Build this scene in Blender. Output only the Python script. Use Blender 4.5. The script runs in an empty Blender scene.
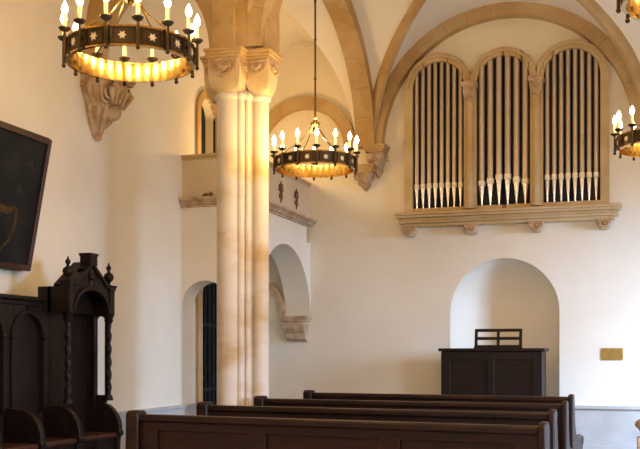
import bpy, bmesh, math, random
from mathutils import Vector, Matrix
random.seed(7)
PI = math.pi
SC = bpy.context.scene
COL = SC.collection

# ---------------------------------------------------------------- camera
cd = bpy.data.cameras.new('camera')
cam = bpy.data.objects.new('camera', cd); COL.objects.link(cam)
cam.location = (0, 0, 1.234)
cam.rotation_euler = (PI/2, 0, math.atan(320/980))
cd.sensor_width = 36; cd.lens = 36*980/640
cd.shift_y = (355-224.5)/640
cd.clip_start = .02
SC.camera = cam
# ---------------------------------------------------------------- world, exposure
w = bpy.data.worlds.new('world'); SC.world = w; w.use_nodes = True
w.node_tree.nodes['Background'].inputs[0].default_value = (.55, .70, 1, 1)
w.node_tree.nodes['Background'].inputs[1].default_value = 1.0
SC.view_settings.view_transform = 'Standard'
SC.view_settings.look = 'None'
SC.view_settings.exposure = 0.12
SC.view_settings.gamma = 1
BULB_W = 4.9
FILL_BULB_W = 12  # stronger bulbs for the unseen chandeliers added to warm the room
# daylight coming in through the windows of the right wall and the rear wall
def area(name, loc, direction, sx, sy, watt, color):
    l = bpy.data.lights.new(name, 'AREA'); l.shape = 'RECTANGLE'; l.size = sx; l.size_y = sy
    l.energy = watt; l.color = color; l.spread = math.radians(105)
    o = bpy.data.objects.new(name, l); COL.objects.link(o); o.location = loc
    o.rotation_euler = Vector(direction).to_track_quat('-Z', 'Y').to_euler()
DAY = (.43, .62, 1.0)
WINS = [(7.75, .8), (3.7, .8), (1.2, .8)]
WIN_W = [205, 170, 10]
for (wy, ww), e in zip(WINS, WIN_W):
    area('daylight', (2.86, wy, 1.9), (-1, .55 if wy > 6 else .25, -.85), ww*.95, 1.5, e, DAY)
area('daylight', (-1.23, -3.74, 2.2), (0, 1, -.1), 1.3, 1.7, 15, DAY)

# ---------------------------------------------------------------- materials
def mat(name, c1, c2=None, scale=3, rough=.6, metal=0, bump=0, bscale=30, stretch=(1, 1, 1), detail=4, emit=None, ramp=(.35, .65), bands=None, spec=.5):
    m = bpy.data.materials.new(name); m.use_nodes = True
    nt = m.node_tree; n = nt.nodes; L = nt.links
    b = n['Principled BSDF']
    b.inputs['Roughness'].default_value = rough; b.inputs['Metallic'].default_value = metal
    b.inputs['Specular IOR Level'].default_value = spec
    tc = n.new('ShaderNodeNewGeometry')
    mp = n.new('ShaderNodeMapping'); mp.inputs['Scale'].default_value = stretch
    L.new(tc.outputs['Position'], mp.inputs['Vector'])
    if c2 is None: b.inputs['Base Color'].default_value = (*c1, 1)
    else:
        nz = n.new('ShaderNodeTexNoise'); nz.inputs['Scale'].default_value = scale; nz.inputs['Detail'].default_value = detail
        L.new(mp.outputs[0], nz.inputs['Vector'])
        r = n.new('ShaderNodeValToRGB')
        r.color_ramp.elements[0].position = ramp[0]; r.color_ramp.elements[0].color = (*c1, 1)
        r.color_ramp.elements[1].position = ramp[1]; r.color_ramp.elements[1].color = (*c2, 1)
        src = nz.outputs['Fac']
        if bands:      # dressed blocks: each course its own tone
            vo = n.new('ShaderNodeTexVoronoi'); vo.inputs['Scale'].default_value = bands; vo.inputs['Randomness'].default_value = .6
            L.new(mp.outputs[0], vo.inputs['Vector'])
            sp = n.new('ShaderNodeSeparateColor'); L.new(vo.outputs['Color'], sp.inputs[0])
            ml = n.new('ShaderNodeMath'); ml.operation = 'MULTIPLY_ADD'; ml.inputs[1].default_value = .16; ml.inputs[2].default_value = -.08
            L.new(sp.outputs[0], ml.inputs[0])
            ad = n.new('ShaderNodeMath'); ad.operation = 'ADD'; L.new(src, ad.inputs[0]); L.new(ml.outputs[0], ad.inputs[1]); src = ad.outputs[0]
        L.new(src, r.inputs[0]); L.new(r.outputs[0], b.inputs['Base Color'])
    if bump:
        nb = n.new('ShaderNodeTexNoise'); nb.inputs['Scale'].default_value = bscale; nb.inputs['Detail'].default_value = 3
        L.new(mp.outputs[0], nb.inputs['Vector'])
        bp = n.new('ShaderNodeBump'); bp.inputs['Strength'].default_value = bump; bp.inputs['Distance'].default_value = .01
        L.new(nb.outputs['Fac'], bp.inputs['Height']); L.new(bp.outputs[0], b.inputs['Normal'])
    if emit:
        b.inputs['Emission Color'].default_value = (*emit[0], 1); b.inputs['Emission Strength'].default_value = emit[1]
    return m
PLASTER = mat('plaster', (.79, .71, .55), (.85, .78, .64), 1.3, .85, bump=.15, bscale=14)
VAULT = mat('vault_plaster', (.81, .74, .60), (.86, .80, .68), 1.6, .85, bump=.15, bscale=14)
GALP = mat('ochre_plaster', (.62, .49, .31), (.70, .58, .40), 2, .8, bump=.1)
STONE = mat('golden_stone', (.44, .27, .09), (.57, .40, .20), 3.0, .75, bump=.35, bscale=60, bands=4.0)
ARCHST = mat('arch_stone', (.43, .26, .10), (.55, .39, .20), 2.6, .75, bump=.3, bscale=60, bands=3.2)
PIERST = mat('pier_stone', (.50, .35, .18), (.64, .58, .49), 1.8, .6, bump=.2, bscale=50, stretch=(1, 1, 2.2), bands=1.3, ramp=(.26, .47))
CAPST = mat('capital_stone', (.52, .37, .18), (.62, .50, .33), 5, .7, bump=.2)
CRESTM = mat('crest_brown', (.13, .065, .025), (.20, .11, .05), 20, .6)
CARVE = mat('carved_stone', (.42, .26, .13), (.60, .45, .29), 14, .8, bump=.6, bscale=45)
ORGST = mat('organ_stone', (.50, .34, .14), (.61, .45, .25), 3, .7, bump=.3, bscale=60, bands=5)
WAIN = mat('wainscot_stone', (.42, .42, .38), (.50, .49, .45), 5, .5, bump=.1)
FLOOR = mat('floor_stone', (.36, .33, .28), (.48, .44, .38), 3, .5, bump=.1)
DWOOD = mat('stall_oak', (.007, .003, .002), (.015, .006, .0035), 9, .5, spec=.22, bump=.2, bscale=40, stretch=(4, 4, .5))
SEATW = mat('seat_oak', (.030, .009, .005), (.050, .017, .009), 9, .45, spec=.35, stretch=(4, .6, 4))
PEWW = mat('pew_oak', (.010, .003, .0016), (.025, .0075, .004), 8, .42, spec=.28, bump=.15, bscale=50, stretch=(.5, 5, 5))
PEWD = mat('pew_panel_oak', (.012, .0033, .0018), (.026, .0075, .004), 8, .45, spec=.28, stretch=(.5, 5, 5))
CONW = mat('console_wood', (.008, .003, .002), (.015, .0055, .003), 8, .5, spec=.22, stretch=(.6, 4, 4))
PIPE = mat('pipe_metal', (.56, .46, .35), (.66, .56, .44), 2, .38, metal=.75, stretch=(12, 1, .6))
FOOT = mat('pipe_foot_metal', (.72, .68, .62), (.82, .78, .72), 4, .25, metal=.9)
MOUTH = mat('pipe_mouth_metal', (.78, .68, .50), (.88, .80, .64), 20, .4, metal=.3)
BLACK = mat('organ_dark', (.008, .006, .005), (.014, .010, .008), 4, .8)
IRON = mat('dark_iron', (.035, .028, .022), (.06, .05, .04), 10, .5, metal=.6)
BRONZE = mat('dark_bronze', (.035, .020, .008), (.065, .038, .016), 12, .42, metal=.6)
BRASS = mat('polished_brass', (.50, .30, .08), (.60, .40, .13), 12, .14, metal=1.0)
LITSTAR = mat('lit_star_tone', (.60, .52, .38), (.75, .66, .50), 20, .35, metal=.3)  # pale tone stands in for light showing through the band's star piercings
CANDLE = mat('candle_white', (.62, .50, .30), None, emit=((1, .70, .35), .15))
BULB = mat('bulb_glow', (1, .9, .7), None, emit=((1, .80, .50), 28))
CANVAS = mat('dark_canvas', (.006, .008, .008), (.018, .018, .018), 5, .7, spec=.2)
OCHRE = mat('ochre_paint', (.035, .020, .006), (.10, .055, .015), 14, .7, spec=.2)
GREYP = mat('grey_paint', (.012, .013, .010), (.03, .03, .022), 10, .7, spec=.2)
FRAMEM = mat('picture_frame_wood', (.03, .010, .005), (.06, .022, .010), 10, .4)
PLAQ = mat('brass_plaque', (.33, .19, .035), (.42, .26, .06), 30, .45, metal=.5)
ENGR = mat('engraved_lines', (.22, .13, .03), None, rough=.6)
DOORM = mat('dark_door', (.006, .006, .006), (.016, .015, .014), 8, .7, spec=.2)
GLASS = bpy.data.materials.new('window_glass'); GLASS.use_nodes = True
_g = GLASS.node_tree.nodes['Principled BSDF']; _g.inputs['Transmission Weight'].default_value = 1; _g.inputs['Roughness'].default_value = .3; _g.inputs['Base Color'].default_value = (.9, .95, 1, 1)

# ---------------------------------------------------------------- mesh helpers (all in world coordinates)
class MB:
    def __init__(s): s.bm = bmesh.new(); s.sm = False
    def hexa(s, p):      # p: 8 points, bottom ring 0-3, top ring 4-7
        v = [s.bm.verts.new(q) for q in p]
        for f in ((3, 2, 1, 0), (4, 5, 6, 7), (0, 1, 5, 4), (1, 2, 6, 5), (2, 3, 7, 6), (3, 0, 4, 7)):
            s.bm.faces.new([v[i] for i in f])
        return v
    def box(s, x0, x1, y0, y1, z0, z1):
        s.hexa([(x0, y0, z0), (x1, y0, z0), (x1, y1, z0), (x0, y1, z0), (x0, y0, z1), (x1, y0, z1), (x1, y1, z1), (x0, y1, z1)]); return s
    def loft(s, rings, cap=True, closed=True):
        R = [[s.bm.verts.new(p) for p in r] for r in rings]; n = len(R[0])
        for a, b in zip(R, R[1:]):
            for i in range(n if closed else n-1):
                j = (i+1) % n
                try: s.bm.faces.new((a[i], a[j], b[j], b[i]))
                except ValueError: pass
        if cap and closed:
            s.bm.faces.new(R[0][::-1]); s.bm.faces.new(R[-1])
        return s
    def lathe(s, x, y, prof, n=16, sx=1, sy=1, a0=0):
        s.loft([[(x+math.cos(a0+2*PI*i/n)*r*sx, y+math.sin(a0+2*PI*i/n)*r*sy, z) for i in range(n)] for r, z in prof]); return s
    def tube(s, pts, r, n=8):
        pts = [Vector(p) for p in pts]; rs = r if isinstance(r, (list, tuple)) else [r]*len(pts)
        rings = []; ref = Vector((0, 0, 1))
        if abs((pts[1]-pts[0]).normalized().dot(ref)) > .9: ref = Vector((1, 0, 0))
        for i, p in enumerate(pts):
            t = (pts[min(i+1, len(pts)-1)]-pts[max(i-1, 0)]).normalized()
            a = t.cross(ref).normalized(); b = t.cross(a)
            rings.append([p+(a*math.cos(2*PI*k/n)+b*math.sin(2*PI*k/n))*rs[i] for k in range(n)])
        return s.loft(rings)
    def sweep(s, pts, prof, up=(0, 0, 1)):      # prof: (side, up) offsets
        pts = [Vector(p) for p in pts]; up = Vector(up); rings = []
        for i, p in enumerate(pts):
            t = (pts[min(i+1, len(pts)-1)]-pts[max(i-1, 0)]).normalized()
            a = t.cross(up).normalized() if abs(t.dot(up)) < .999 else s._a
            s._a = a; b = a.cross(t)
            rings.append([p+a*u+b*v for u, v in prof])
        return s.loft(rings)
    def ball(s, c, r, sx=1, sy=1, sz=1, n=12):
        return s.loft([[(c[0]+math.cos(2*PI*i/n)*r*sx*max(math.sin(PI*k/8), .02), c[1]+math.sin(2*PI*i/n)*r*sy*max(math.sin(PI*k/8), .02), c[2]-math.cos(PI*k/8)*r*sz) for i in range(n)] for k in range(9)])
    def prism(s, poly, mp, w0, w1):
        s.loft([[mp(u, v, w0) for u, v in poly], [mp(u, v, w1) for u, v in poly]]); return s
    def xf(s, M):
        bmesh.ops.transform(s.bm, matrix=M, verts=s.bm.verts); return s
YM = lambda u, v, w: (u, w, v)       # plate in a plane of constant Y
XM = lambda u, v, w: (w, u, v)       # plate in a plane of constant X
def plate(mb, mp, u0, u1, lo, hi, ops, w0, w1, extra=()):
    """solid plate with arched openings; ops: (ua, ub, v0, spring, rise)"""
    lof = lo if callable(lo) else (lambda u: lo)
    hif = hi if callable(hi) else (lambda u: hi)
    us = {round(u0, 5), round(u1, 5)} | {round(e, 5) for e in extra}
    for (a, b, v0, sp, ri) in ops:
        N = 36 if ri else 1
        for i in range(N+1): us.add(round((a+b)/2-(b-a)/2*math.cos(PI*i/N), 5))
    us = sorted(u for u in us if u0-1e-6 <= u <= u1+1e-6)
    def top(op, u):
        a, b, v0, sp, ri = op; t = min(1, abs((u-(a+b)/2)/((b-a)/2)))
        return sp+ri*math.sqrt(max(0, 1-t*t))
    sub = MB()
    for ua, ub in zip(us, us[1:]):
        um = (ua+ub)/2
        cur_l, cur_r = lof(ua), lof(ub); segs = []
        for op in sorted([o for o in ops if o[0] < um < o[1]], key=lambda o: o[2]):
            segs.append((cur_l, cur_r, op[2], op[2])); cur_l, cur_r = top(op, ua), top(op, ub)
        segs.append((cur_l, cur_r, hif(ua), hif(ub)))
        for bl, br, tl, tr in segs:
            if tl-bl < 1e-5 and tr-br < 1e-5: continue
            sub.hexa([mp(ua, bl, w0), mp(ub, br, w0), mp(ub, br, w1), mp(ua, bl, w1), mp(ua, max(tl, bl), w0), mp(ub, max(tr, br), w0), mp(ub, max(tr, br), w1), mp(ua, max(tl, bl), w1)])
    bm = sub.bm
    bmesh.ops.remove_doubles(bm, verts=bm.verts, dist=1e-5)
    seen = {}
    for f in bm.faces: seen.setdefault(frozenset(v.index for v in f.verts), []).append(f)
    kill = [f for fs in seen.values() if len(fs) > 1 for f in fs]
    if kill: bmesh.ops.delete(bm, geom=kill, context='FACES')
    me = bpy.data.meshes.new('tmp'); bm.to_mesh(me); mb.bm.from_mesh(me); bpy.data.meshes.remove(me); bm.free()
    return mb
def band(mb, mp, uc, vc, ai, bi, ao, bo, w0, w1, t0=0, t1=PI, n=32):
    """arch band between two ellipses"""
    rings = []
    for i in range(n+1):
        t = t0+(t1-t0)*i/n; c, s_ = math.cos(t), math.sin(t)
        rings.append([mp(uc+ai*c, vc+bi*s_, w0), mp(uc+ao*c, vc+bo*s_, w0), mp(uc+ao*c, vc+bo*s_, w1), mp(uc+ai*c, vc+bi*s_, w1)])
    return mb.loft(rings)
def wloc(o):
    v = Vector((0, 0, 0))
    while o: v += o.location; o = o.parent
    return v
def part(name, mb, m, parent=None, smooth=True, bevel=0, label=None):
    bm = mb.bm
    bmesh.ops.recalc_face_normals(bm, faces=bm.faces)
    xs = [v.co for v in bm.verts]
    if parent: org = wloc(parent)
    else: org = Vector(((min(v.x for v in xs)+max(v.x for v in xs))/2, (min(v.y for v in xs)+max(v.y for v in xs))/2, min(v.z for v in xs)))
    bmesh.ops.translate(bm, vec=-org, verts=bm.verts)
    me = bpy.data.meshes.new(name); bm.to_mesh(me); bm.free()
    me.materials.append(m)
    if smooth:
        me.polygons.foreach_set('use_smooth', [True]*len(me.polygons))
        me.set_sharp_from_angle(angle=math.radians(38))
    o = bpy.data.objects.new(name, me); COL.objects.link(o)
    if parent: o.parent = parent
    else: o.location = org
    if bevel:
        b = o.modifiers.new('bevel', 'BEVEL'); b.width = bevel; b.segments = 2; b.limit_method = 'ANGLE'; b.angle_limit = .6
    if label: o['label'] = label
    return o
def tag(o, label, cat, group=None):
    o['label'] = label; o['category'] = cat
    if group: o['group'] = group
    return o
def thing(name, loc, label, cat, group=None):
    o = bpy.data.objects.new(name, None); COL.objects.link(o); o.location = loc; o.empty_display_size = .1
    return tag(o, label, cat, group)
def struct(name, mb, m, **k):
    o = part(name, mb, m, **k); o['kind'] = 'structure'; return o
def copy_tree(o, parent=None):
    c = o.copy(); COL.objects.link(c)
    if parent: c.parent = parent
    for ch in o.children: copy_tree(ch, c)
    return c

# ---------------------------------------------------------------- dimensions
WY = 9.4                      # organ wall
LX, RX = -3.80, 2.73          # side walls
AX = -2.55                    # arcade line
YB = [9.4, 6.15, 2.9, -.35, -3.6]
SP = 3.28                     # springing height
NC = -1.23; NH = 1.32         # nave bay centre and half width
RISE = 1.30
# ---------------------------------------------------------------- setting
struct('floor', MB().box(LX-.3, RX+.3, -3.9, 9.9, -.1, 0), FLOOR)
# organ wall with the round-headed niche
NL, NR, NSP = -1.745, -.715, 1.64
ops = [(NL, NR, .0, NSP, .515)]
mb = MB(); plate(mb, YM, LX-.1, RX+.1, 0, 4.9, ops, WY, WY+.05)
# concave niche shell: half ellipse in plan, quarter dome above
nc, nr, nd = (NL+NR)/2, (NR-NL)/2, .40
struct('wall_organ', mb, PLASTER, smooth=False)
mb = MB()
rings = []
for z in [0, .4, .8, 1.2, NSP]: rings.append((z, 1.0))
for i in range(1, 13):
    a = PI/2*i/12; rings.append((NSP+nr*math.sin(a), max(math.cos(a), .004)))
RR = [[(nc-nr*k*math.cos(PI*j/28), WY+.0+nd*k*math.sin(PI*j/28), z) for j in range(29)] for z, k in rings]
mb.loft(RR, closed=False, cap=False)
RO = [[(nc-(nr+.06)*k*math.cos(PI*j/28), WY+.04+(nd+.06)*k*math.sin(PI*j/28), z+(.06 if k < 1 else 0)) for j in range(29)] for z, k in rings]
mb.loft(RO, closed=False, cap=False)
struct('wall_niche', mb, PLASTER)
# left wall with doorway below the gallery and slim doorway on it
mb = MB()
plate(mb, XM, -3.7, WY+.1, 0, 4.9, [(8.12, 8.72, 0, 1.75, .30), (8.10, 8.46, 2.60, 3.44, .16)], LX, LX-.10)
struct('wall_left', mb, PLASTER, smooth=False)
struct('trim_1', plate(MB(), XM, 8.03, 8.81, 0, lambda u: 1.78+.36*math.sqrt(max(0, 1-((u-8.42)/.39)**2)), [(8.12, 8.72, 0, 1.75, .30)], LX+.03, LX-.02, extra=[8.03+.78*(.5-.5*math.cos(PI*i/16)) for i in range(17)]), STONE)
dm = MB(); plate(dm, XM, 8.12, 8.72, 0, lambda u: 1.75+.30*math.sqrt(max(0, 1-((u-8.42)/.30)**2)), [], LX-.06, LX-.10, extra=[8.12+.6*(.5-.5*math.cos(PI*i/16)) for i in range(17)])
d1 = struct('door_1', dm, DOORM)
gm = MB()
for k in range(7): gm.box(LX-.06, LX-.045, 8.14+k*.09, 8.152+k*.09, .05, 1.9)
for z in (.3, .9, 1.5): gm.box(LX-.06, LX-.04, 8.12, 8.72, z, z+.03)
part('door_bars', gm, DOORM, d1)
part('door_handle', MB().ball((LX-.02, 8.2, 1.02), .025), BRONZE, d1)
struct('trim_2', plate(MB(), XM, 8.03, 8.53, 2.60, lambda u: 3.45+.22*math.sqrt(max(0, 1-((u-8.28)/.25)**2)), [(8.10, 8.46, 2.60, 3.44, .16)], LX+.025, LX-.02, extra=[8.03+.5*(.5-.5*math.cos(PI*i/16)) for i in range(17)]), STONE)
struct('door_2', plate(MB(), XM, 8.08, 8.48, 2.58, 3.78, [], LX-.10, LX-.14), DOORM)
# right wall with three round-headed windows (outside the frame; they let the daylight in)
mb = MB(); plate(mb, XM, -3.7, WY+.1, 0, 4.9, [(y-ww/2, y+ww/2, 1.1, 2.4, .45) for y, ww in WINS], RX, RX+.25)
struct('wall_right', mb, PLASTER)
for i, (y, ww) in enumerate(WINS):
    wm = MB(); plate(wm, XM, y-ww/2, y+ww/2, 1.1, lambda u: 2.4+.45*math.sqrt(max(0, 1-((u-y)/(ww/2))**2)), [(y-ww/2+.04, y-.02, 1.14, 2.36, .36), (y+.02, y+ww/2-.04, 1.14, 2.36, .36)], RX+.06, RX+.10, extra=[y+ww/2*math.cos(PI*k/16) for k in range(17)])
    struct('window_%d' % (i+1), wm, IRON)
mb = MB(); plate(mb, YM, LX-.1, RX+.3, 0, 4.9, [(NC-.7, NC+.7, 1.2, 3.0, .7)], -3.6, -3.8)
struct('wall_rear', mb, PLASTER)
# wainscot
mb = MB(); mb.box(NR+.002, RX, WY-.03, WY, .10, .735); mb.box(NR+.002, RX, WY-.05, WY, .735, .765); mb.box(NR+.002, RX, WY-.06, WY, 0, .40)
mb.box(LX, NL-.002, WY-.03, WY, .0, .735); mb.box(LX, NL-.002, WY-.05, WY, .735, .765)
struct('baseboard_organ', mb, WAIN, bevel=.004)
mb = MB(); mb.box(LX, LX+.03, 5.9, 8.03, 0, .775); mb.box(LX, LX+.045, 5.9, 8.03, .775, .80)
mb.box(LX, LX+.045, 8.81, WY-.05, 0, .80)
struct('baseboard_left', mb, WAIN, bevel=.004)

# vault webs
def web(x0, x1, y0, y1, rise, mb, zs=SP):
    N = 28; xc, yc, a, b = (x0+x1)/2, (y0+y1)/2, (x1-x0)/2, (y1-y0)/2
    P = [math.sin(-PI/2+PI*i/N) for i in range(N+1)]
    g = [[mb.bm.verts.new((xc+a*u, yc+b*v, zs+rise*max(math.sqrt(max(0, 1-u*u)), math.sqrt(max(0, 1-v*v))))) for v in P] for u in P]
    for i in range(N):
        for j in range(N):
            q = (g[i][j], g[i+1][j], g[i+1][j+1], g[i][j+1])
            if i == j: mb.bm.faces.new((q[0], q[1], q[2])); mb.bm.faces.new((q[0], q[2], q[3]))
            elif i+j == N-1: mb.bm.faces.new((q[0], q[1], q[3])); mb.bm.faces.new((q[1], q[2], q[3]))
            else: mb.bm.faces.new(q)
mb = MB()
for ya, yb in zip(YB[1:], YB):
    web(AX, .09, ya, yb, RISE, mb); web(.09, RX, ya, yb, RISE, mb); web(LX, AX-.12, ya, yb, 1.17, mb)
bmesh.ops.remove_doubles(mb.bm, verts=mb.bm.verts, dist=.0005)
ce = struct('ceiling', mb, VAULT)
so = ce.modifiers.new('solid', 'SOLIDIFY'); so.thickness = .06; so.offset = 0
struct('roof_slab', MB().box(LX-.3, RX+.3, -3.9, 9.9, 4.9, 5.0), PLASTER)

# wall arch round the organ (voussoirs of golden stone)
tn = [2]
def trim(mb, m=ARCHST, **k):
    tn[0] += 1; return struct('trim_%d' % tn[0], mb, m, **k)
def voussoir_band(mp, uc, vc, r, ro, w0, w1, n, rv=1.0, m=ARCHST):
    mb = MB()
    for i in range(n):
        band(mb, mp, uc, vc, r, r*rv, ro, ro*rv, w0, w1, PI*i/n+.0012, PI*(i+1)/n-.0012, 5)
    return trim(mb, m)
voussoir_band(YM, NC, SP-.02, 1.17, 1.31, WY-.11, WY, 17)
voussoir_band(YM, NC+2*NH, SP-.02, 1.17, 1.31, WY-.11, WY, 17)
# aisle wall arch on the organ wall
voussoir_band(YM, -3.235, SP, .435, .56, WY-.06, WY, 9)
# transverse arches across nave and aisle at the pier lines
for y in YB[1:-1]:
    voussoir_band(YM, NC, SP, 1.15, 1.30, y-.13, y+.13, 15)
    voussoir_band(YM, NC+2*NH, SP, 1.15, 1.30, y-.13, y+.13, 15)
    mb = MB()
    band(mb, YM, (LX+AX-.12)/2, SP, .45, .58, .62, 1.19, y-.04, y+.14, 0, PI, 24)
    trim(mb, STONE)
# arcade arches along the nave
for ya, yb in zip(YB[1:], YB):
    c = (ya+yb)/2; h = (yb-ya)/2
    mb = MB()
    for i in range(13): band(mb, XM, c, SP, h-.13, 1.13, h+.02, 1.32, AX-.11, AX+.08, PI*i/13+.001, PI*(i+1)/13-.001, 4)
    trim(mb, STONE)
# diagonal ribs
prof = [(-.045, .03), (-.045, -.035), (-.02, -.07), (.02, -.07), (.045, -.035), (.045, .03)]
for ya, yb in zip(YB[1:], YB):
    for (x0, x1) in ((AX+.03, .07), (.11, RX)):
        for sx in (1, -1):
            pts = []
            for i in range(49):
                t = -math.cos(PI*i/48)
                pts.append(((x0+x1)/2+(x1-x0)/2*t*sx, (ya+yb)/2+((yb-ya)/2-.04)*t, SP+RISE*math.sqrt(max(0, 1-t*t))-.01))
            trim(MB().sweep(pts, prof, up=Vector((-(x1-x0)*sx, -(yb-ya), 0)).normalized().cross(Vector((0, 0, 1)))*0+Vector((0, 0, 1))), ARCHST)

# ---------------------------------------------------------------- compound pier
def cushion(mb, x, y, r, hw, z0, z1):      # cushion capital: round below, square above
    n = 24; rings = []
    for k in range(9):
        t = k/8; e = t**.62; ring = []
        for i in range(n):
            a = 2*PI*i/n+PI/4; c, s_ = math.cos(a), math.sin(a)
            q = hw/max(abs(c), abs(s_)); rr = r+(q-r)*math.sin(e*PI/2) if t < 1 else q
            ring.append((x+c*rr, y+s_*rr, z0+(z1-z0)*.75*t))
        rings.append(ring)
    rings.append([(p[0], p[1], z1) for p in rings[-1]])
    mb.loft(rings)
def lunette(mb, ax, x, y, z, r, off):      # carved half-round shield on a capital face; ax 'y' faces the camera, 'x' faces the nave
    mp = (lambda u, v, w: (x+u, y-w, z+v)) if ax == 'y' else (lambda u, v, w: (x+w, y+u, z+v))
    band(mb, mp, 0, 0, r*.82, r*.82, r, r, off-.01, off+.014, PI, 2*PI, 18)
    mb.prism([(-r, 0), (r, 0), (r, .012), (-r, .012)], mp, off-.01, off+.012)
    m_in = [(r*.82*math.cos(PI+PI*q/14), r*.82*math.sin(PI+PI*q/14)) for q in range(15)]
    mb.prism(m_in, mp, off-.01, off+.002)
    for k in range(5):      # palmette leaves
        a = PI*1.5+(k-2)*.52; L = r*.66
        mb.tube([mp(math.cos(a)*r*.12, math.sin(a)*r*.12-.01, off), mp(math.cos(a+.1)*L*.6, math.sin(a+.1)*L*.6-.01, off+.008), mp(math.cos(a-.18)*L, math.sin(a-.18)*L-.008, off)], [.006, .013, .004], 6)
        mb.ball(mp(math.cos(a+.22)*L*.9, math.sin(a+.22)*L*.9-.008, off+.003), .009, n=8)
SH = [(-2.61, 6.06, .092), (-2.425, 6.14, .056), (-2.525, 6.03, .028), (-2.68, 6.22, .075), (-2.55, 6.26, .088), (-2.485, 6.06, .020)]
def pier(label):
    root = thing('stone_pier', (AX, 6.15, 0), label, 'column')
    m = MB(); m.box(AX-.20, AX+.20, 5.94, 6.36, 0, .12); part('plinth', m, PIERST, root, bevel=.01)
    m = MB(); m.lathe(AX, 6.15, [(.10, .05), (.10, 3.0)], 8, a0=PI/8); part('core', m, PIERST, root)
    for x, y, r in SH:
        m = MB(); m.lathe(x, y, [(r+.035, .12), (r+.04, .15), (r+.03, .18), (r+.012, .19), (r+.022, .21), (r, .24), (r, 2.93), (r+.012, 2.94), (r+.016, 2.955), (r+.010, 2.97), (r, 2.98)], 24)
        part('shaft', m, PIERST, root)
    for (x, y, r, hw) in ((-2.61, 6.06, .094, .115), (-2.42, 6.14, .061, .086), (-2.735, 6.18, .06, .085), (-2.52, 6.26, .09, .11)):
        m = MB(); cushion(m, x, y, r, hw, 2.965, 3.195); cp = part('capital', m, CAPST, root)
        q = MB(); lunette(q, 'y', x, y, 3.175, hw*.92, hw); lunette(q, 'x', x, y, 3.175, hw*.92, hw)
        part('carving', q, CARVE, cp)
    m = MB()
    for (x, y, hw) in ((-2.61, 6.06, .115), (-2.42, 6.14, .086), (-2.735, 6.18, .085), (-2.52, 6.26, .11)):
        for k, (e, z0, z1) in enumerate(((.006, 3.195, 3.22), (.014, 3.22, 3.24), (.022, 3.24, 3.262))):
            m.box(x-hw-e-.0005*k, x+hw+e, y-hw-e, y+hw+e, z0, z1)
    part('abacus', m, STONE, root, bevel=.004)
    # springer stones rising into the arches
    m = MB(); m.box(-2.72, -2.545, 5.98, 6.34, 3.262, 3.95); m.box(-2.47, -2.36, 6.08, 6.34, 3.262, 3.80)
    part('springer', m, STONE, root, bevel=.012)
    m = MB()
    for x, y, r in ((-2.525, 6.04, .022), (-2.485, 6.07, .018)): m.lathe(x, y, [(r, 3.27), (r, 3.95)], 10)
    part('rib_foot', m, CARVE, root)
    return root
p1 = pier('compound stone pier of clustered round shafts with carved cushion capitals')
p2 = copy_tree(p1); p2.location.y = 2.90; p2['label'] = 'second compound stone pier, outside the left of the view nearest the camera'

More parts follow.
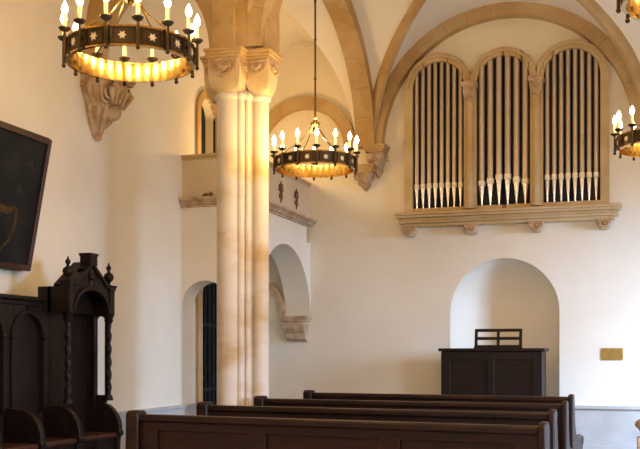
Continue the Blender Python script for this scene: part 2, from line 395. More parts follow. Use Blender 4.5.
# ---------------------------------------------------------------- carved corbels
def corbel(label, X, Y, ax, hw, ztop, zbot, dep, scr=True):
    """tapering carved wall corbel; ax = outward normal"""
    n = Vector(ax); t = Vector((0, 0, 1)).cross(n); o = Vector((X, Y, 0))
    mp = lambda u, v, w: tuple(o+t*u+n*w+Vector((0, 0, v)))
    root = thing('wall_corbel', (X, Y, zbot), label, 'corbel')
    m = MB(); H_ = ztop-zbot
    for z0, z1, e in ((ztop-.07, ztop-.045, 0), (ztop-.045, ztop-.02, .012), (ztop-.02, ztop, .022)):
        m.loft([[mp(-hw-e, z0, 0), mp(hw+e, z0, 0), mp(hw+e, z0, dep+e), mp(-hw-e, z0, dep+e)], [mp(-hw-e, z1, 0), mp(hw+e, z1, 0), mp(hw+e, z1, dep+e), mp(-hw-e, z1, dep+e)]])
    part('impost', m, ARCHST, root)
    m = MB(); rings = []
    for k in range(15):
        f = k/14; z = ztop-.07-(H_-.07)*f
        s_ = (1-f)**.62*(1+.10*math.sin(f*9)); rx = max(hw*.98*s_, .012); rd = max(dep*.97*(1-f)**.7, .014)
        rings.append([mp(rx*math.copysign(abs(math.cos(PI*j/12))**.7, math.cos(PI*j/12)), z, rd*math.sin(PI*j/12)**.7 if 0 < j < 12 else 0) for j in range(13)])
    m.loft(rings)
    part('body', m, CARVE, root)
    m = MB()
    def surf(ph, f, out=0):
        s_ = (1-f)**.62*(1+.10*math.sin(f*9)); rx = max(hw*.98*s_, .012)+out; rd = max(dep*.97*(1-f)**.7, .014)+out
        a = math.radians(ph); return mp(rx*math.copysign(abs(math.cos(a))**.7, math.cos(a)), ztop-.07-(H_-.07)*f, rd*math.sin(a)**.7)
    for k in range(6 if scr else 4):
        ph = (14+k*30) if scr else 20+k*46
        m.tube([surf(ph, .04, .004), surf(ph+3, .16, .014), surf(ph+2, .30, .022), surf(ph-4, .40, .010)], [hw*.06, hw*.12, hw*.10, hw*.04], 7)
        m.tube([surf(ph+8, .36, 0), surf(ph+8, .52, .010), surf(ph+6, .66, .010), surf(ph, .78, 0)], [hw*.04, hw*.10, hw*.08, hw*.03], 7)
        if scr:
            m.tube([surf(ph+4+9*math.cos(q*.7)*(1-q/14), .17-.10*math.sin(q*.7)*(1-q/14), .014) for q in range(13)], .006, 5)
    for f_ in (.02, .45): m.tube([surf(5+17*j, f_, .003) for j in range(11)], hw*.045, 6)
    if scr:
        for s in (-1, 1):      # volutes at the shoulders
            pts = []
            for k in range(22):
                a = k*.55; r = .05*(1-k/26)*hw/.16
                pts.append(mp(s*(hw*.62+r*math.cos(a)), ztop-.15*H_/.4-r*math.sin(a)-.01, dep*.72+.004*k*.5))
            m.tube(pts, .010, 6)
            m.tube([mp(s*hw*.85, ztop-.09, dep*.55), mp(s*hw*.72, ztop-.30*H_, dep*.60), mp(s*hw*.45, ztop-.52*H_, dep*.52), mp(s*hw*.15, ztop-.70*H_, dep*.42)], [.014, .018, .014, .008], 7)
        for z_ in (ztop-.105, ztop-.13): m.tube([mp(hw*.98*math.cos(PI*j/12), z_, dep*1.0*math.sin(PI*j/12)) for j in range(13)], .009, 6)
        for k in range(5):     # leaves across the middle
            u = (k-2)*hw*.30
            m.tube([mp(u, ztop-.10, dep*.98), mp(u*1.2, ztop-.32*H_, dep*1.04), mp(u*.8, ztop-.50*H_, dep*.92)], [.016, .024, .010], 7)
    m.ball(mp(.12*hw, ztop-.60*H_, dep*.62), hw*.36, 1, 1, .9)
    m.tube([mp(-.25*hw, ztop-.62*H_, dep*.45), mp(-.05*hw, ztop-.8*H_, dep*.34), mp(0, zbot+.015, dep*.16)], [hw*.16, hw*.14, hw*.10], 8)
    m.ball(mp(0, zbot+.012, dep*.14), hw*.14)
    part('leaf_carving', m, CARVE, root)
    return root
corbel('large carved leaf corbel high on the left wall behind the chandelier', LX, 6.31, (1, 0, 0), .19, 3.29, 2.81, .22)
corbel('carved corbel on the organ wall where the vault ribs spring, left of the pipes', -2.455, WY, (0, -1, 0), .092, 3.28, 2.98, .20)
corbel('small carved corbel under the arcade arch, just behind the middle chandelier', -2.585, WY, (0, -1, 0), .10, 3.10, 2.86, .15, False)

# ---------------------------------------------------------------- organ
oroot = thing('organ_surround', (NC, WY, 2.4), 'golden stone triple-arched surround framing the organ pipes above a moulded ledge', 'arcade')
O = [(-2.102, -1.601), (-1.480, -.978), (-.860, -.345)]
OPZ, OSP = 2.655, 3.815
def otop(u):
    best = 0
    for a, b in O:
        c_, r_ = (a+b)/2, (b-a)/2+.075
        if abs(u-c_) < r_: best = max(best, OSP+math.sqrt(r_*r_-(u-c_)**2))
    return max(best, OSP+.02)
mb = MB()
ex = []
for a, b in O: ex += [(a+b)/2-((b-a)/2+.075)*math.cos(PI*i/24) for i in range(25)]
ex = [e for e in ex if -2.182 < e < -.265]
plate(mb, YM, -2.182, -.267, 2.575, otop, [(a, b, OPZ, OSP, (b-a)/2) for a, b in O], WY-.07, WY, extra=ex)
part('frame', mb, ORGST, oroot)
mb = MB()
for a, b in O: band(mb, YM, (a+b)/2, OSP, (b-a)/2+.035, (b-a)/2+.035, (b-a)/2+.062, (b-a)/2+.062, WY-.088, WY-.06, 0.05, PI-.05, 28)
part('arch_moulding', mb, ORGST, oroot)
for x in ((O[0][1]+O[1][0])/2, (O[1][1]+O[2][0])/2):
    m = MB(); m.lathe(x, WY-.09, [(.052, 2.625), (.052, 2.655), (.040, 2.665), (.045, 2.69), (.034, 2.72), (.034, 3.63), (.042, 3.64), (.034, 3.66)], 18)
    cl = part('column', m, ORGST, oroot)
    m = MB(); cushion(m, x, WY-.09, .036, .058, 3.66, 3.78); m.box(x-.07, x+.07, WY-.16, WY-.02, 3.78, 3.825)
    for s in (-1, 0, 1): m.tube([(x+s*.03, WY-.130, 3.68), (x+s*.045, WY-.150, 3.73), (x+s*.035, WY-.162, 3.765)], [.010, .014, .008], 6)
    part('capital', m, CARVE, cl)
mb = MB()
for z0, z1, e, d in ((2.600, 2.625, 0, .20), (2.575, 2.600, -.015, .185), (2.545, 2.575, -.05, .145), (2.525, 2.545, -.035, .16), (2.495, 2.525, -.07, .12)):
    mb.box(-2.256-e, -.150+e, WY-d, WY, z0-.022, z1-.022)
part('ledge', mb, ORGST, oroot, bevel=.006)
for x in (-2.125, -1.528, -.918, -.308):
    m = MB(); m.prism([(x-.068, 2.473), (x+.068, 2.473), (x+.066, 2.448)]+[(x+.062*math.cos(a_*PI/10), 2.443-.062*math.sin(a_*PI/10)) for a_ in range(1, 10)]+[(x-.066, 2.448)], YM, WY-.13, WY)
    band(m, YM, x, 2.448, .034, .034, .052, .052, WY-.145, WY-.125, PI, 2*PI, 12)
    m.ball((x, WY-.13, 2.433), .016, n=8)
    part('corbel', m, CARVE, oroot, bevel=.005)
org = thing('pipe_organ', (NC, WY, 2.655), 'organ front of tall tin pipes standing in three arched bays', 'organ')
for (a, b), n in zip(O, (8, 6, 8)):
    c_ = (a+b)/2; hw = (b-a)/2
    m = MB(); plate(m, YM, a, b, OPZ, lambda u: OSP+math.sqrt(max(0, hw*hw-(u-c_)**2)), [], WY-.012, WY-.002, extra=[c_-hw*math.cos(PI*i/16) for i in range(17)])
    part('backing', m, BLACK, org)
    pitch = (b-a-.012)/n; r = pitch*(.335 if n == 8 else .35)
    for k in range(n):
        x = a+.006+pitch*(k+.5)
        top = OSP+math.sqrt(max(.001, hw*hw-(abs(x-c_)+r)**2))-.006
        q = (k-(n-1)/2)/((n-1)/2)
        mz = 2.845+.02*(1-q*q)*(1.6 if n == 6 else .3)+(.022 if n == 6 and abs(q) < .3 else 0)+(.025 if c_ > -.8 else 0)
        pz = WY-.012-r-.004
        m = MB()
        m.loft([[(x+r*math.cos(a_*PI/9), pz+r*math.sin(a_*PI/9), mz+.002 if lvl == 0 else OSP+math.sqrt(max(.0001, hw*hw-(x+r*math.cos(a_*PI/9)-c_)**2))-.004) for a_ in range(18)] for lvl in (0, 1)])
        pp = part('organ_pipe', m, PIPE, org)
        m = MB(); m.lathe(x, pz, [(.007, OPZ), (.008, OPZ+.01), (r, mz-.012), (r, mz+.004)], 18); part('pipe_foot', m, FOOT, pp)
        m = MB(); m.lathe(x, pz, [(r*1.22, mz), (r*1.22, mz+.044)], 18)
        m.box(x-r*.8, x+r*.8, pz-r*1.18, pz-r*.5, mz+.004, mz+.046)
        part('pipe_mouth', m, MOUTH, pp)

# organ console before the niche
con = thing('organ_console', (-1.27, 8.98, 0), 'dark wooden organ console standing before the wall niche', 'console')
m = MB(); m.box(-1.722, -.822, 8.84, 9.24, 0, 1.268); part('body', m, CONW, con, bevel=.006)
m = MB()
for x0, x1 in ((-1.722, -1.64), (-1.30, -1.24), (-.90, -.822)): m.box(x0, x1, 8.825, 8.84, .05, 1.265)
for z0, z1 in ((.05, .14), (1.19, 1.265)): m.box(-1.722, -.822, 8.826, 8.84, z0, z1)
part('back_frame', m, CONW, con, bevel=.003)
m = MB(); m.box(-1.747, -.80, 8.81, 9.25, 1.268, 1.295); part('top', m, CONW, con, bevel=.006)
desk = thing('music_desk', (-1.24, 8.98, 1.295), 'small dark open-frame music desk on top of the organ console', 'music stand')
m = MB(); plate(m, YM, -1.435, -1.01, 1.30, 1.475, [(-1.41, -1.235, 1.325, 1.375, 0), (-1.41, -1.235, 1.40, 1.45, 0), (-1.21, -1.035, 1.325, 1.375, 0), (-1.21, -1.035, 1.40, 1.45, 0)], 8.93, 8.95)
m.xf(Matrix.Translation((0, 8.93, 1.30)) @ Matrix.Rotation(-.18, 4, 'X') @ Matrix.Translation((0, -8.93, -1.30)))
part('frame', m, CONW, desk)
m = MB(); m.box(-1.435, -1.01, 8.90, 8.98, 1.295, 1.312); m.box(-1.40, -1.38, 8.96, 9.06, 1.295, 1.31); m.box(-1.07, -1.05, 8.96, 9.06, 1.295, 1.31)
part('foot', m, CONW, desk)

# brass plaque
pq = thing('wall_plaque', (-.24, WY, 1.24), 'small rectangular brass plaque on the organ wall right of the niche', 'plaque')
part('plate', MB().box(-.333, -.148, WY-.012, WY, 1.188, 1.297), PLAQ, pq, bevel=.002)
m = MB()
for k, (z, hw_) in enumerate(((1.268, .045), (1.250, .065), (1.234, .06), (1.218, .05))): m.box(-.24-hw_, -.24+hw_, WY-.0132, WY-.0118, z, z+.0035)
part('engraving', m, ENGR, pq)

# ---------------------------------------------------------------- gallery in the aisle
GX, GY, GT = -3.17, 7.75, .20
gal = thing('gallery', (-3.4, 8.5, 0), 'small plastered gallery in the corner of the left aisle carried on round arches', 'gallery')
mb = MB(); plate(mb, XM, GY, WY-.002, 0, 2.56, [(7.97, WY-.003, 0, 1.62, .66)], GX, GX-.27)
plate(mb, YM, LX+.001, GX-.27, 0, 2.56, [(LX+.001, -3.36, 0, 1.66, .22)], GY, GY+.25)
part('arcade_wall', mb, PLASTER, gal, smooth=False)
part('gallery_floor', MB().box(LX+.001, GX-.01, GY+.01, WY-.002, 2.50, 2.565), PLASTER, gal)
# vault below the gallery floor
mb = MB()
web(LX+.002, GX-.27, GY+.25, 9.38, .50, mb, 1.95)
part('soffit', mb, VAULT, gal)
mb = MB(); band(mb, YM, -3.62, 1.60, .13, .30, .19, .38, WY-.05, WY-.003, 0, PI, 20)
part('wall_arch', mb, CARVE, gal)
mb = MB(); mb.box(GX-.10, GX-.01, GY+.01, WY-.002, 2.59, 2.93); mb.box(LX+.001, GX-.01, GY+.01, GY+.10, 2.59, 2.93)
part('parapet', mb, GALP, gal)
mb = MB()
for z0, z1, e in ((2.93, 2.95, .010), (2.95, 2.975, .022)):
    mb.box(GX-.11-e, GX-.01+e, GY+.01-e, WY-.002, z0, z1); mb.box(LX+.001, GX-.01+e, GY+.01-e, GY+.11+e, z0, z1)
part('handrail', mb, ORGST, gal, bevel=.004)
mb = MB()
for z0, z1, e in ((2.515, 2.535, .02), (2.535, 2.555, .04), (2.555, 2.57, .05), (2.57, 2.595, .07)):
    mb.box(GX-.05, GX+e, GY-e, WY-.002, z0, z1); mb.box(LX+.001, GX+e-.001, GY-e, GY+.05, z0, z1)
part('ledge', mb, CARVE, gal, bevel=.004)
def motif(y, z):
    m = MB(); mp = lambda u, v: (GX-.004, y+u, z+v)
    m.tube([mp(0, -.10), mp(.012, -.03), mp(-.005, .04), mp(.006, .10)], [.006, .014, .016, .005], 7)
    for s in (-1, 1):
        m.tube([mp(0, .03), mp(s*.04, .055), mp(s*.055, .02), mp(s*.03, .005)], [.008, .012, .010, .006], 7)
        m.tube([mp(0, -.04), mp(s*.03, -.055), mp(s*.04, -.02)], [.008, .010, .005], 7)
    m.ball(mp(0, .06), .022)
    return m
for y in (8.55, 8.98): part('carved_crest', motif(y, 2.75), CRESTM, gal)
m = MB(); m.tube([(-3.60, GY-.005, 2.612), (-3.57, GY-.01, 2.622), (-3.54, GY-.01, 2.615)], [.006, .014, .008], 8); m.ball((-3.515, GY-.01, 2.625), .018)
part('carved_beast', m, CRESTM, gal)
# bracket under the ledge end and impost of the side arch on the wall
m = MB(); m.prism([(GX, 2.50), (GX+.03, 2.50), (GX+.025, 2.44), (GX+.012, 2.40), (GX, 2.36)], YM, WY-.12, WY-.04); part('bracket', m, ORGST, gal)
m = MB()
for z0, z1, e in ((1.595, 1.625, .02), (1.57, 1.595, .008)): m.box(GX-.255-e, GX-.0+e, WY-.18, WY-.002, z0, z1)
m.prism([(0, 1.57), (.17, 1.57), (.165, 1.50), (.13, 1.46), (.10, 1.455), (.095, 1.40), (.05, 1.375), (0, 1.37)], lambda u, v, w: (w, WY-.002-u, v), GX-.24, GX-.02)
part('impost_corbel', m, CARVE, gal, bevel=.006)

# lamp added on the gallery to brighten the aisle, hidden behind the pier
gl = thing('fill_lamp', (-3.36, 8.45, 2.567), 'added unseen globe lamp brightening the aisle, standing on the gallery floor behind the stone pier', 'lamp')
m = MB(); m.lathe(-3.36, 8.45, [(.06, 2.567), (.05, 2.58), (.012, 2.60), (.010, 2.90), (.03, 2.915)], 14); part('stand', m, BRONZE, gl)
GLOBE = mat('fill_globe', (1, .9, .7), None, emit=((1, .75, .42), 9))
part('fill_globe', MB().ball((-3.36, 8.45, 2.97), .06), GLOBE, gl)
gd = bpy.data.lights.new('fill_light', 'POINT'); gd.energy = 17; gd.color = (1, .64, .26); gd.shadow_soft_size = .07
go = bpy.data.objects.new('fill_light', gd); COL.objects.link(go); go.parent = gl; go.location = (0, 0, .50)
# ---------------------------------------------------------------- tilted painting
pt = thing('framed_painting', (LX+.02, 4.91, 1.78), 'large dark painting in a thin wooden frame tilted out from the left wall', 'painting')
TILT = Matrix.Translation((LX+.03, 0, 1.775)) @ Matrix.Rotation(math.radians(11.0), 4, 'Y') @ Matrix.Translation((-LX-.03, 0, -1.775))
y0, y1, z0, z1 = 4.05, 5.43, 1.78, 2.63; X0 = LX+.03
m = MB(); plate(m, XM, y0, y1, z0, z1, [(y0+.035, y1-.035, z0+.035, z1-.035, 0)], X0, X0+.035); m.xf(TILT); part('frame', m, FRAMEM, pt, bevel=.005)
m = MB().box(X0+.004, X0+.016, y0+.03, y1-.03, z0+.03, z1-.03).xf(TILT); part('canvas', m, CANVAS, pt)
def stroke(pts, r, mt, name):
    m = MB(); m.tube([(X0+.0165, y, z) for y, z in pts], r, 8)
    for v in m.bm.verts: v.co.x = X0+.0165+(v.co.x-X0-.0165)*.08
    m.xf(TILT); part(name, m, mt, pt)
stroke([(4.93, 2.08), (5.02, 2.14), (5.12, 2.13), (5.20, 2.16)], [.01, .03, .022, .015], OCHRE, 'painted_figure')
stroke([(5.20, 2.16), (5.21, 2.05), (5.17, 1.95), (5.10, 1.88), (5.0, 1.85)], [.014, .012, .010, .008, .004], OCHRE, 'painted_figure')
stroke([(5.0, 2.12), (5.01, 2.02), (5.04, 1.95)], [.015, .02, .008], OCHRE, 'painted_figure')
stroke([(5.16, 2.26), (5.20, 2.28), (5.23, 2.25)], [.01, .028, .012], GREYP, 'painted_head')
stroke([(5.22, 2.42), (5.28, 2.46), (5.30, 2.40)], [.006, .016, .006], GREYP, 'painted_head')

# ---------------------------------------------------------------- choir stalls
st = thing('choir_stall', (LX+.2, 5.0, 0), 'row of very dark carved choir stalls with a gabled canopy against the left wall', 'choir stall')
BX, FX, SZ = -3.53, -3.33, .73
D = [3.61, 4.01, 4.42, 4.82, 5.22, 5.70]
part('platform', MB().box(LX+.02, -3.10, 3.5, 5.80, 0, .26), DWOOD, st, bevel=.01)
mb = MB(); arcs = []
for a, b in zip(D[:-1], D[1:-1]): arcs.append((a+.06, b-.04, .88, 1.34, .14))
plate(mb, XM, 3.5, 5.70, .26, 1.55, arcs, BX+.02, BX+.045); part('backboard', mb, DWOOD, st)
part('back_panel', MB().box(BX-.02, BX+.022, 3.5, 5.70, .26, 1.55), DWOOD, st)
mb = MB()
for a, b, v0, sp, ri in arcs:
    c_ = (a+b)/2; band(mb, XM, c_, sp, (b-a)/2, ri, (b-a)/2+.018, ri+.018, BX+.04, BX+.058, 0, PI, 16)
    for y in (a-.010, b+.010): mb.box(BX+.04, BX+.058, y-.009, y+.009, .9, 1.34); mb.ball((BX+.055, y, 1.345), .018)
part('arch_moulding', mb, DWOOD, st)
part('cornice', MB().box(BX-.03, BX+.075, 3.5, 5.16, 1.56, 1.585).box(BX-.02, BX+.055, 3.5, 5.16, 1.53, 1.56), DWOOD, st, bevel=.006)
for a, b in zip(D, D[1:]):
    part('seat', MB().box(BX+.03, -3.245, a+.02, b-.02, SZ-.035, SZ), SEATW, st, bevel=.012)
    part('seat_front', MB().box(BX+.03, -3.27, a+.02, b-.02, .26, SZ-.035), DWOOD, st)
    m = MB(); m.lathe(-3.30, (a+b)/2, [(.01, SZ-.15), (.05, SZ-.12), (.06, SZ-.06), (.03, SZ-.04)], 10); part('misericord', m, DWOOD, st)
for y in D:
    pr = [(BX+.03, .26), (-3.26, .26), (-3.245, SZ-.05), (-3.235, SZ-.01), (-3.232, SZ+.04), (-3.242, SZ+.085), (-3.262, SZ+.12), (-3.285, SZ+.15), (-3.315, SZ+.175), (-3.36, SZ+.19), (BX+.03, SZ+.20)]
    m = MB().prism(pr, lambda u, v, w: (u, w, v), y-.022, y+.022)
    m.tube([(-3.25, y-.026, SZ-.005), (-3.25, y+.026, SZ-.005)], .026, 12)
    part('arm_divider', m, DWOOD, st, bevel=.006)
def twist(x, y, z0, z1, r=.016):
    m = MB(); n = 12; rings = []
    K = int((z1-z0)/.012)
    for k in range(K+1):
        z = z0+(z1-z0)*k/K; e = min(1, min(k, K-k)/4)
        rings.append([(x+math.cos(2*PI*i/n)*r*(1+.30*e*math.cos(2*(2*PI*i/n)-z*75)), y+math.sin(2*PI*i/n)*r*(1+.30*e*math.cos(2*(2*PI*i/n)-z*75)), z) for i in range(n)])
    m.loft(rings)
    m.lathe(x, y, [(.028, z0-.03), (.030, z0-.015), (.022, z0), (.016, z0+.01)], 14)
    m.lathe(x, y, [(.016, z1-.01), (.022, z1), (.028, z1+.012), (.030, z1+.022)], 14)
    return m
ya, yb = D[4], D[5]
yc = (ya+yb)/2
cn = part('canopy', plate(MB(), XM, ya-.03, yb+.03, 1.50, lambda u: 1.66+.155*(1-min(1, max(0, abs(u-yc)-.04)/.17)), [(ya+.035, yb-.035, 1.50, 1.51, .145)], FX-.02, FX+.02, extra=[yc, yc-.21, yc+.21, yc-.04, yc+.04]), DWOOD, st)
for y in (ya-.03, yb): part('canopy_side', MB().box(BX+.01, FX-.02, y, y+.03, 1.50, 1.655), DWOOD, cn)
for s in (-1, 1):
    m = MB(); m.hexa([(FX-.11, yc, 1.80), (FX+.035, yc, 1.80), (FX+.035, yc+s*.215, 1.655), (FX-.11, yc+s*.215, 1.655), (FX-.11, yc, 1.825), (FX+.035, yc, 1.825), (FX+.035, yc+s*.225, 1.67), (FX-.11, yc+s*.225, 1.67)])
    part('gable_roof', m, DWOOD, cn)
m = MB(); m.box(FX-.035, FX+.04, yc-.042, yc+.042, 1.80, 1.865); m.box(FX-.04, FX+.045, yc-.048, yc+.048, 1.862, 1.878); part('gable_cap', m, DWOOD, cn)
m = MB(); band(m, XM, yc, 1.51, .195, .135, .215, .157, FX+.02, FX+.034, 0, PI, 20)
m.ball((FX+.03, yc, 1.73), .025, .5, 1, 1)
part('gable_moulding', m, DWOOD, cn)
for y in (ya+.005, yb+.01):
    m = MB(); m.box(FX-.035, FX+.035, y-.032, y+.032, 1.655, 1.675); m.box(FX-.040, FX+.040, y-.038, y+.038, 1.675, 1.69)
    m.lathe(FX, y, [(.018, 1.685), (.010, 1.70), (.012, 1.712), (.026, 1.725), (.034, 1.745), (.028, 1.765), (.011, 1.778), (.009, 1.79), (.017, 1.80), (.016, 1.812), (.006, 1.825), (.004, 1.84)], 14)
    part('finial', m, DWOOD, cn)
    m = MB(); m.box(FX-.028, FX+.028, y-.028, y+.028, 1.50, 1.66); m.lathe(FX, y, [(.01, 1.45), (.024, 1.465), (.038, 1.50)], 12)
    part('post', m, DWOOD, cn)
    part('twisted_column', twist(FX, y, .965, 1.445), DWOOD, cn)
m = MB(); plate(m, XM, ya-.03, yb+.03, 1.50, lambda u: 1.655+.15*(1-min(1, abs(u-yc)/.21)), [], FX-.12, FX-.10, extra=[yc, yc-.21, yc+.21]); part('canopy_back', m, DWOOD, cn)
# side panels of the canopied seat, the far one with a slim opening beside its colonette
mb = MB(); plate(mb, YM, BX+.03, FX-.012, .92, 1.50, [(-3.415, -3.345, .97, 1.46, .03)], yb-.015, yb+.015); part('side_panel', mb, DWOOD, st)
m = MB(); m.lathe(-3.425, yb-.012, [(.010, .93), (.010, 1.22), (.020, 1.24), (.022, 1.26), (.010, 1.27), (.010, 1.49)], 10); part('colonette', m, DWOOD, st)

# ---------------------------------------------------------------- pews
def pew(cx, cy, rot, label, hgt=.95, half=.955):
    root = thing('pew', (cx, cy, 0), label, 'pew', 'wooden pews in the left block')
    R = Matrix.Translation((cx, cy, 0)) @ Matrix.Rotation(rot, 4, 'Z')
    L = half
    def pt_(nm, m, mt, bev=.004, par=root): m.xf(R); return part(nm, m, mt, par, bevel=bev)
    pt_('top_rail', MB().box(-L, L, -.035, .03, hgt-.035, hgt), PEWW, .010)
    m = MB().box(-L, L, -.016, .018, hgt-.075, hgt-.03); m.box(-L, L, -.018, .018, .10, .20)
    for x in (-L+.05, -L*.34, L*.33, L-.05): m.box(x-.05, x+.05, -.018, .018, .15, hgt-.07)
    pt_('back_frame', m, PEWW, .003)
    pt_('back_panel', MB().box(-L+.02, L-.02, -.004, .012, .15, hgt-.06), PEWD, 0)
    pt_('seat', MB().box(-L, L, .02, .40, .42, .45), PEWW, .008)
    pt_('book_shelf', MB().box(-L, L, -.15, -.02, .60, .62), PEWW, .003)
    pt_('kneeler_rail', MB().box(-L, L, .33, .36, .28, .42), PEWD, .003)
    for s in (-1, 1):
        w0, w1 = (L-.005, L+.028) if s > 0 else (-L-.065, -L+.005)
        pr = [(-.045, 0), (.42, 0), (.42, .05), (.38, .10), (.38, .50), (.41, .60), (.40, .65), (.34, .67), (.20, .66), (.10, .70), (.065, .78), (.045, .90), (.04, hgt+.005), (.02, hgt+.018), (-.025, hgt+.018), (-.045, hgt+.003), (-.05, .7)]
        m = MB().prism(pr, lambda u, v, w: (w, u, v), w0, w1); m.tube([(w0-.004, .385, .625), (w1+.004, .385, .625)], .035, 12)
        pt_('end_panel', m, PEWW, .008)
    return root
pew(-1.325, 4.10, -math.radians(6.5), 'nearest brown wooden pew, longest in view, with panelled back along the bottom of the picture')
pew(-1.37, 5.01, -math.radians(5.0), 'second brown wooden pew from the front, directly behind the nearest one')
pew(-1.378, 5.91, -math.radians(4.2), 'third brown wooden pew, its left end just beside the stone pier')
pew(-1.405, 6.95, -math.radians(5.5), 'farthest brown wooden pew, closest to the organ console')

# ---------------------------------------------------------------- carved stone at the right edge
sp_ = thing('carved_pedestal', (.07, 8.7, 0), 'carved stone pedestal cut off by the right edge of the picture', 'pedestal')
m = MB(); m.box(-.09, .23, 8.54, 8.86, 0, .10); m.lathe(.07, 8.7, [(.12, .10), (.14, .14), (.10, .20), (.075, .30), (.075, .44)], 18); part('shaft', m, CARVE, sp_)
m = MB(); m.box(-.055, .195, 8.575, 8.825, .44, .54); part('block', m, CARVE, sp_, bevel=.01)
m = MB(); m.lathe(.07, 8.7, [(.10, .54), (.08, .57), (.11, .60), (.125, .65), (.10, .70), (.06, .735), (.04, .74)], 18)
for k in range(8): m.ball((.07+.105*math.cos(k*PI/4), 8.7+.105*math.sin(k*PI/4), .65), .038)
part('carved_top', m, CARVE, sp_)

sp_.location.x += .03
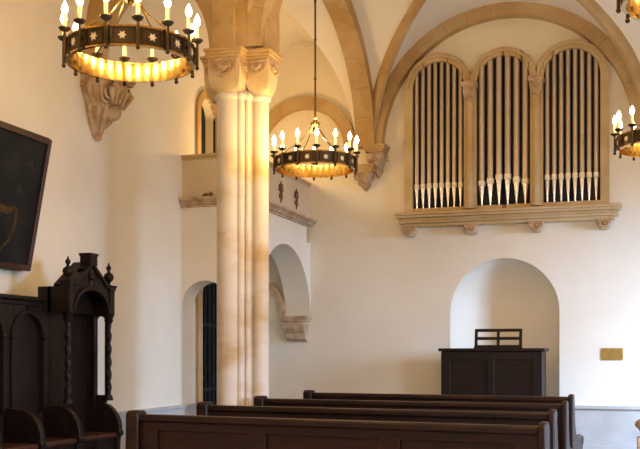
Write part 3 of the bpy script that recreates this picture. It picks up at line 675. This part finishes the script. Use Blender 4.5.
# ---------------------------------------------------------------- chandeliers
CR, CZ, NB = .252, 2.46, 14
def chandelier(X, Y, Z, ztop, label):
    root = thing('chandelier', (X, Y, Z), label, 'chandelier', 'ring chandeliers with electric candles')
    def ring(r0, r1, z0, z1, n=84):
        m = MB(); rs = []
        for i in range(n+1):
            a = 2*PI*i/n; c, s_ = math.cos(a), math.sin(a)
            rs.append([(X+c*r0, Y+s_*r0, z0), (X+c*r1, Y+s_*r1, z0), (X+c*r1, Y+s_*r1, z1), (X+c*r0, Y+s_*r0, z1)])
        m.loft(rs, cap=False); bmesh.ops.remove_doubles(m.bm, verts=m.bm.verts, dist=1e-5); return m
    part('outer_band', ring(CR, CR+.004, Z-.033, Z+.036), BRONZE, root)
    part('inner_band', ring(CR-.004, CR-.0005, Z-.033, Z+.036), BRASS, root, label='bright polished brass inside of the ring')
    m = ring(CR-.006, CR+.008, Z+.034, Z+.041); m2 = ring(CR-.006, CR+.008, Z-.040, Z-.033)
    part('rim', m, BRASS, root); part('rim', m2, BRASS, root)
    for k in range(NB):
        a = 2*PI*(k+.5)/NB+math.radians(-72+4-18)+PI*0
        c, s_ = math.cos(a), math.sin(a); n = Vector((c, s_, 0)); t = Vector((-s_, c, 0)); o = Vector((X, Y, Z))+n*(CR+.006)
        m = MB()
        pts = []
        for i in range(12):
            q = 2*PI*i/12; rr = .017 if i % 2 == 0 else .009
            pts.append((rr*math.cos(q), rr*math.sin(q)))
        m.prism(pts, lambda u, v, w: tuple(o+t*u+Vector((0, 0, v))+n*w), -.002, .003)
        part('lit_piercing', m, LITSTAR, root)  # solid star coloured as light coming through an opening
        m = MB()
        for sgn in (-1, 1): m.box(-.003, .003, -.003, .003, -.03, .03); 
        m.bm.clear()
        for u0, u1, v0, v1 in ((-.040, -.036, -.028, .030), (.036, .040, -.028, .030), (-.040, .040, -.030, -.026), (-.040, .040, .028, .032)):
            m.loft([[tuple(o+t*u+Vector((0, 0, v))+n*w_) for u, v in ((u0, v0), (u1, v0), (u1, v1), (u0, v1))] for w_ in (-.004, .002)])
        part('panel_border', m, BRONZE, root)
    for k in range(NB):
        a = 2*PI*k/NB+math.radians(-72+4-18)
        c, s_ = math.cos(a), math.sin(a); px, py = X+c*(CR+.018), Y+s_*(CR+.018)
        m = MB(); m.tube([(px, py, Z-.045), (px, py, Z+.058)], .0065, 8); m.ball((px, py, Z-.048), .009, n=8)
        m.tube([(X+c*CR, Y+s_*CR, Z-.0), (px, py, Z)], .006, 6); m.tube([(X+c*CR, Y+s_*CR, Z+.03), (px, py, Z+.03)], .005, 6)
        br = part('bracket', m, BRONZE, root)
        m = MB(); m.lathe(px, py, [(.008, Z+.052), (.019, Z+.058), (.025, Z+.066), (.024, Z+.069), (.010, Z+.064)], 14); part('drip_pan', m, IRON, br)
        m = MB(); m.lathe(px, py, [(.0075, Z+.062), (.0075, Z+.120), (.006, Z+.124)], 12); cn_ = part('candle', m, CANDLE, root)
        m = MB(); m.lathe(px, py, [(.005, Z+.122), (.0115, Z+.133), (.0135, Z+.143), (.010, Z+.156), (.005, Z+.166), (.0015, Z+.174)], 12); part('bulb', m, BULB, cn_)
        l = bpy.data.lights.new('candle_light', 'POINT'); l.energy = BULB_W; l.color = (1, .62, .19); l.shadow_soft_size = .018
        lo = bpy.data.objects.new('candle_light', l); COL.objects.link(lo); lo.parent = root; lo.location = (px-X, py-Y, .150)
    # crown and suspension
    m = MB(); m.lathe(X, Y, [(.006, Z+.20), (.020, Z+.215), (.030, Z+.235), (.034, Z+.25), (.022, Z+.27), (.012, Z+.285), (.016, Z+.295), (.006, Z+.315)], 16)
    for k in range(6): m.ball((X+.032*math.cos(k*PI/3), Y+.032*math.sin(k*PI/3), Z+.258), .008, n=8)
    part('crown', m, BRASS, root)
    for k in range(4):
        a = PI/4+k*PI/2+.3
        m = MB(); m.tube([(X+.030*math.cos(a), Y+.030*math.sin(a), Z+.24), (X+.10*math.cos(a), Y+.10*math.sin(a), Z+.15), (X+CR*math.cos(a), Y+CR*math.sin(a), Z+.036)], .0035, 6)
        part('suspension_rod', m, BRASS, root)
    m = MB(); m.tube([(X, Y, Z+.30), (X, Y, ztop)], .006, 8)
    for z in (Z+.55, Z+.80, Z+1.05, Z+1.3): m.ball((X, Y, z), .010, n=8) if z < ztop else None
    part('hanging_rod', m, IRON, root)
    return root
FILL = bpy.data.lights.new('candle_light', 'POINT'); FILL.energy = FILL_BULB_W; FILL.color = (1, .62, .19); FILL.shadow_soft_size = .018  # shared by the chandeliers added out of view as warm fill
c1 = chandelier(-1.98, 3.57, CZ, 4.5, 'large brass ring chandelier of lit candles hanging nearest, at upper left')
c1.rotation_euler.z = math.radians(5)
for x, y, dz, lb in ((-1.985, 5.98, 0, 'ring chandelier of lit candles hanging right of the stone pier'),
                 (.13, 5.98, 0, 'ring chandelier of lit candles cut by the right edge, level with the pipe feet'),
                 (.20, 3.50, 0, 'ring chandelier cut by the top right corner, only its rim showing'),
                 (-1.985, 1.15, 1, 'added ring chandelier hanging outside the view in the next bay towards the left stalls'),
                 (.20, 1.15, 1, 'added ring chandelier hanging outside the view overhead on the window side'),
                 (.20, -1.3, 1, 'added ring chandelier hanging outside the view over the rear of the aisle')):
    c = copy_tree(c1); c.location = (x, y, CZ); c.rotation_euler.z = math.radians(-9.5 if x < 0 else 8); c['label'] = lb
    if dz:  # added out-of-view chandeliers only
        for ch in c.children:
            if ch.type == 'LIGHT': ch.data = FILL
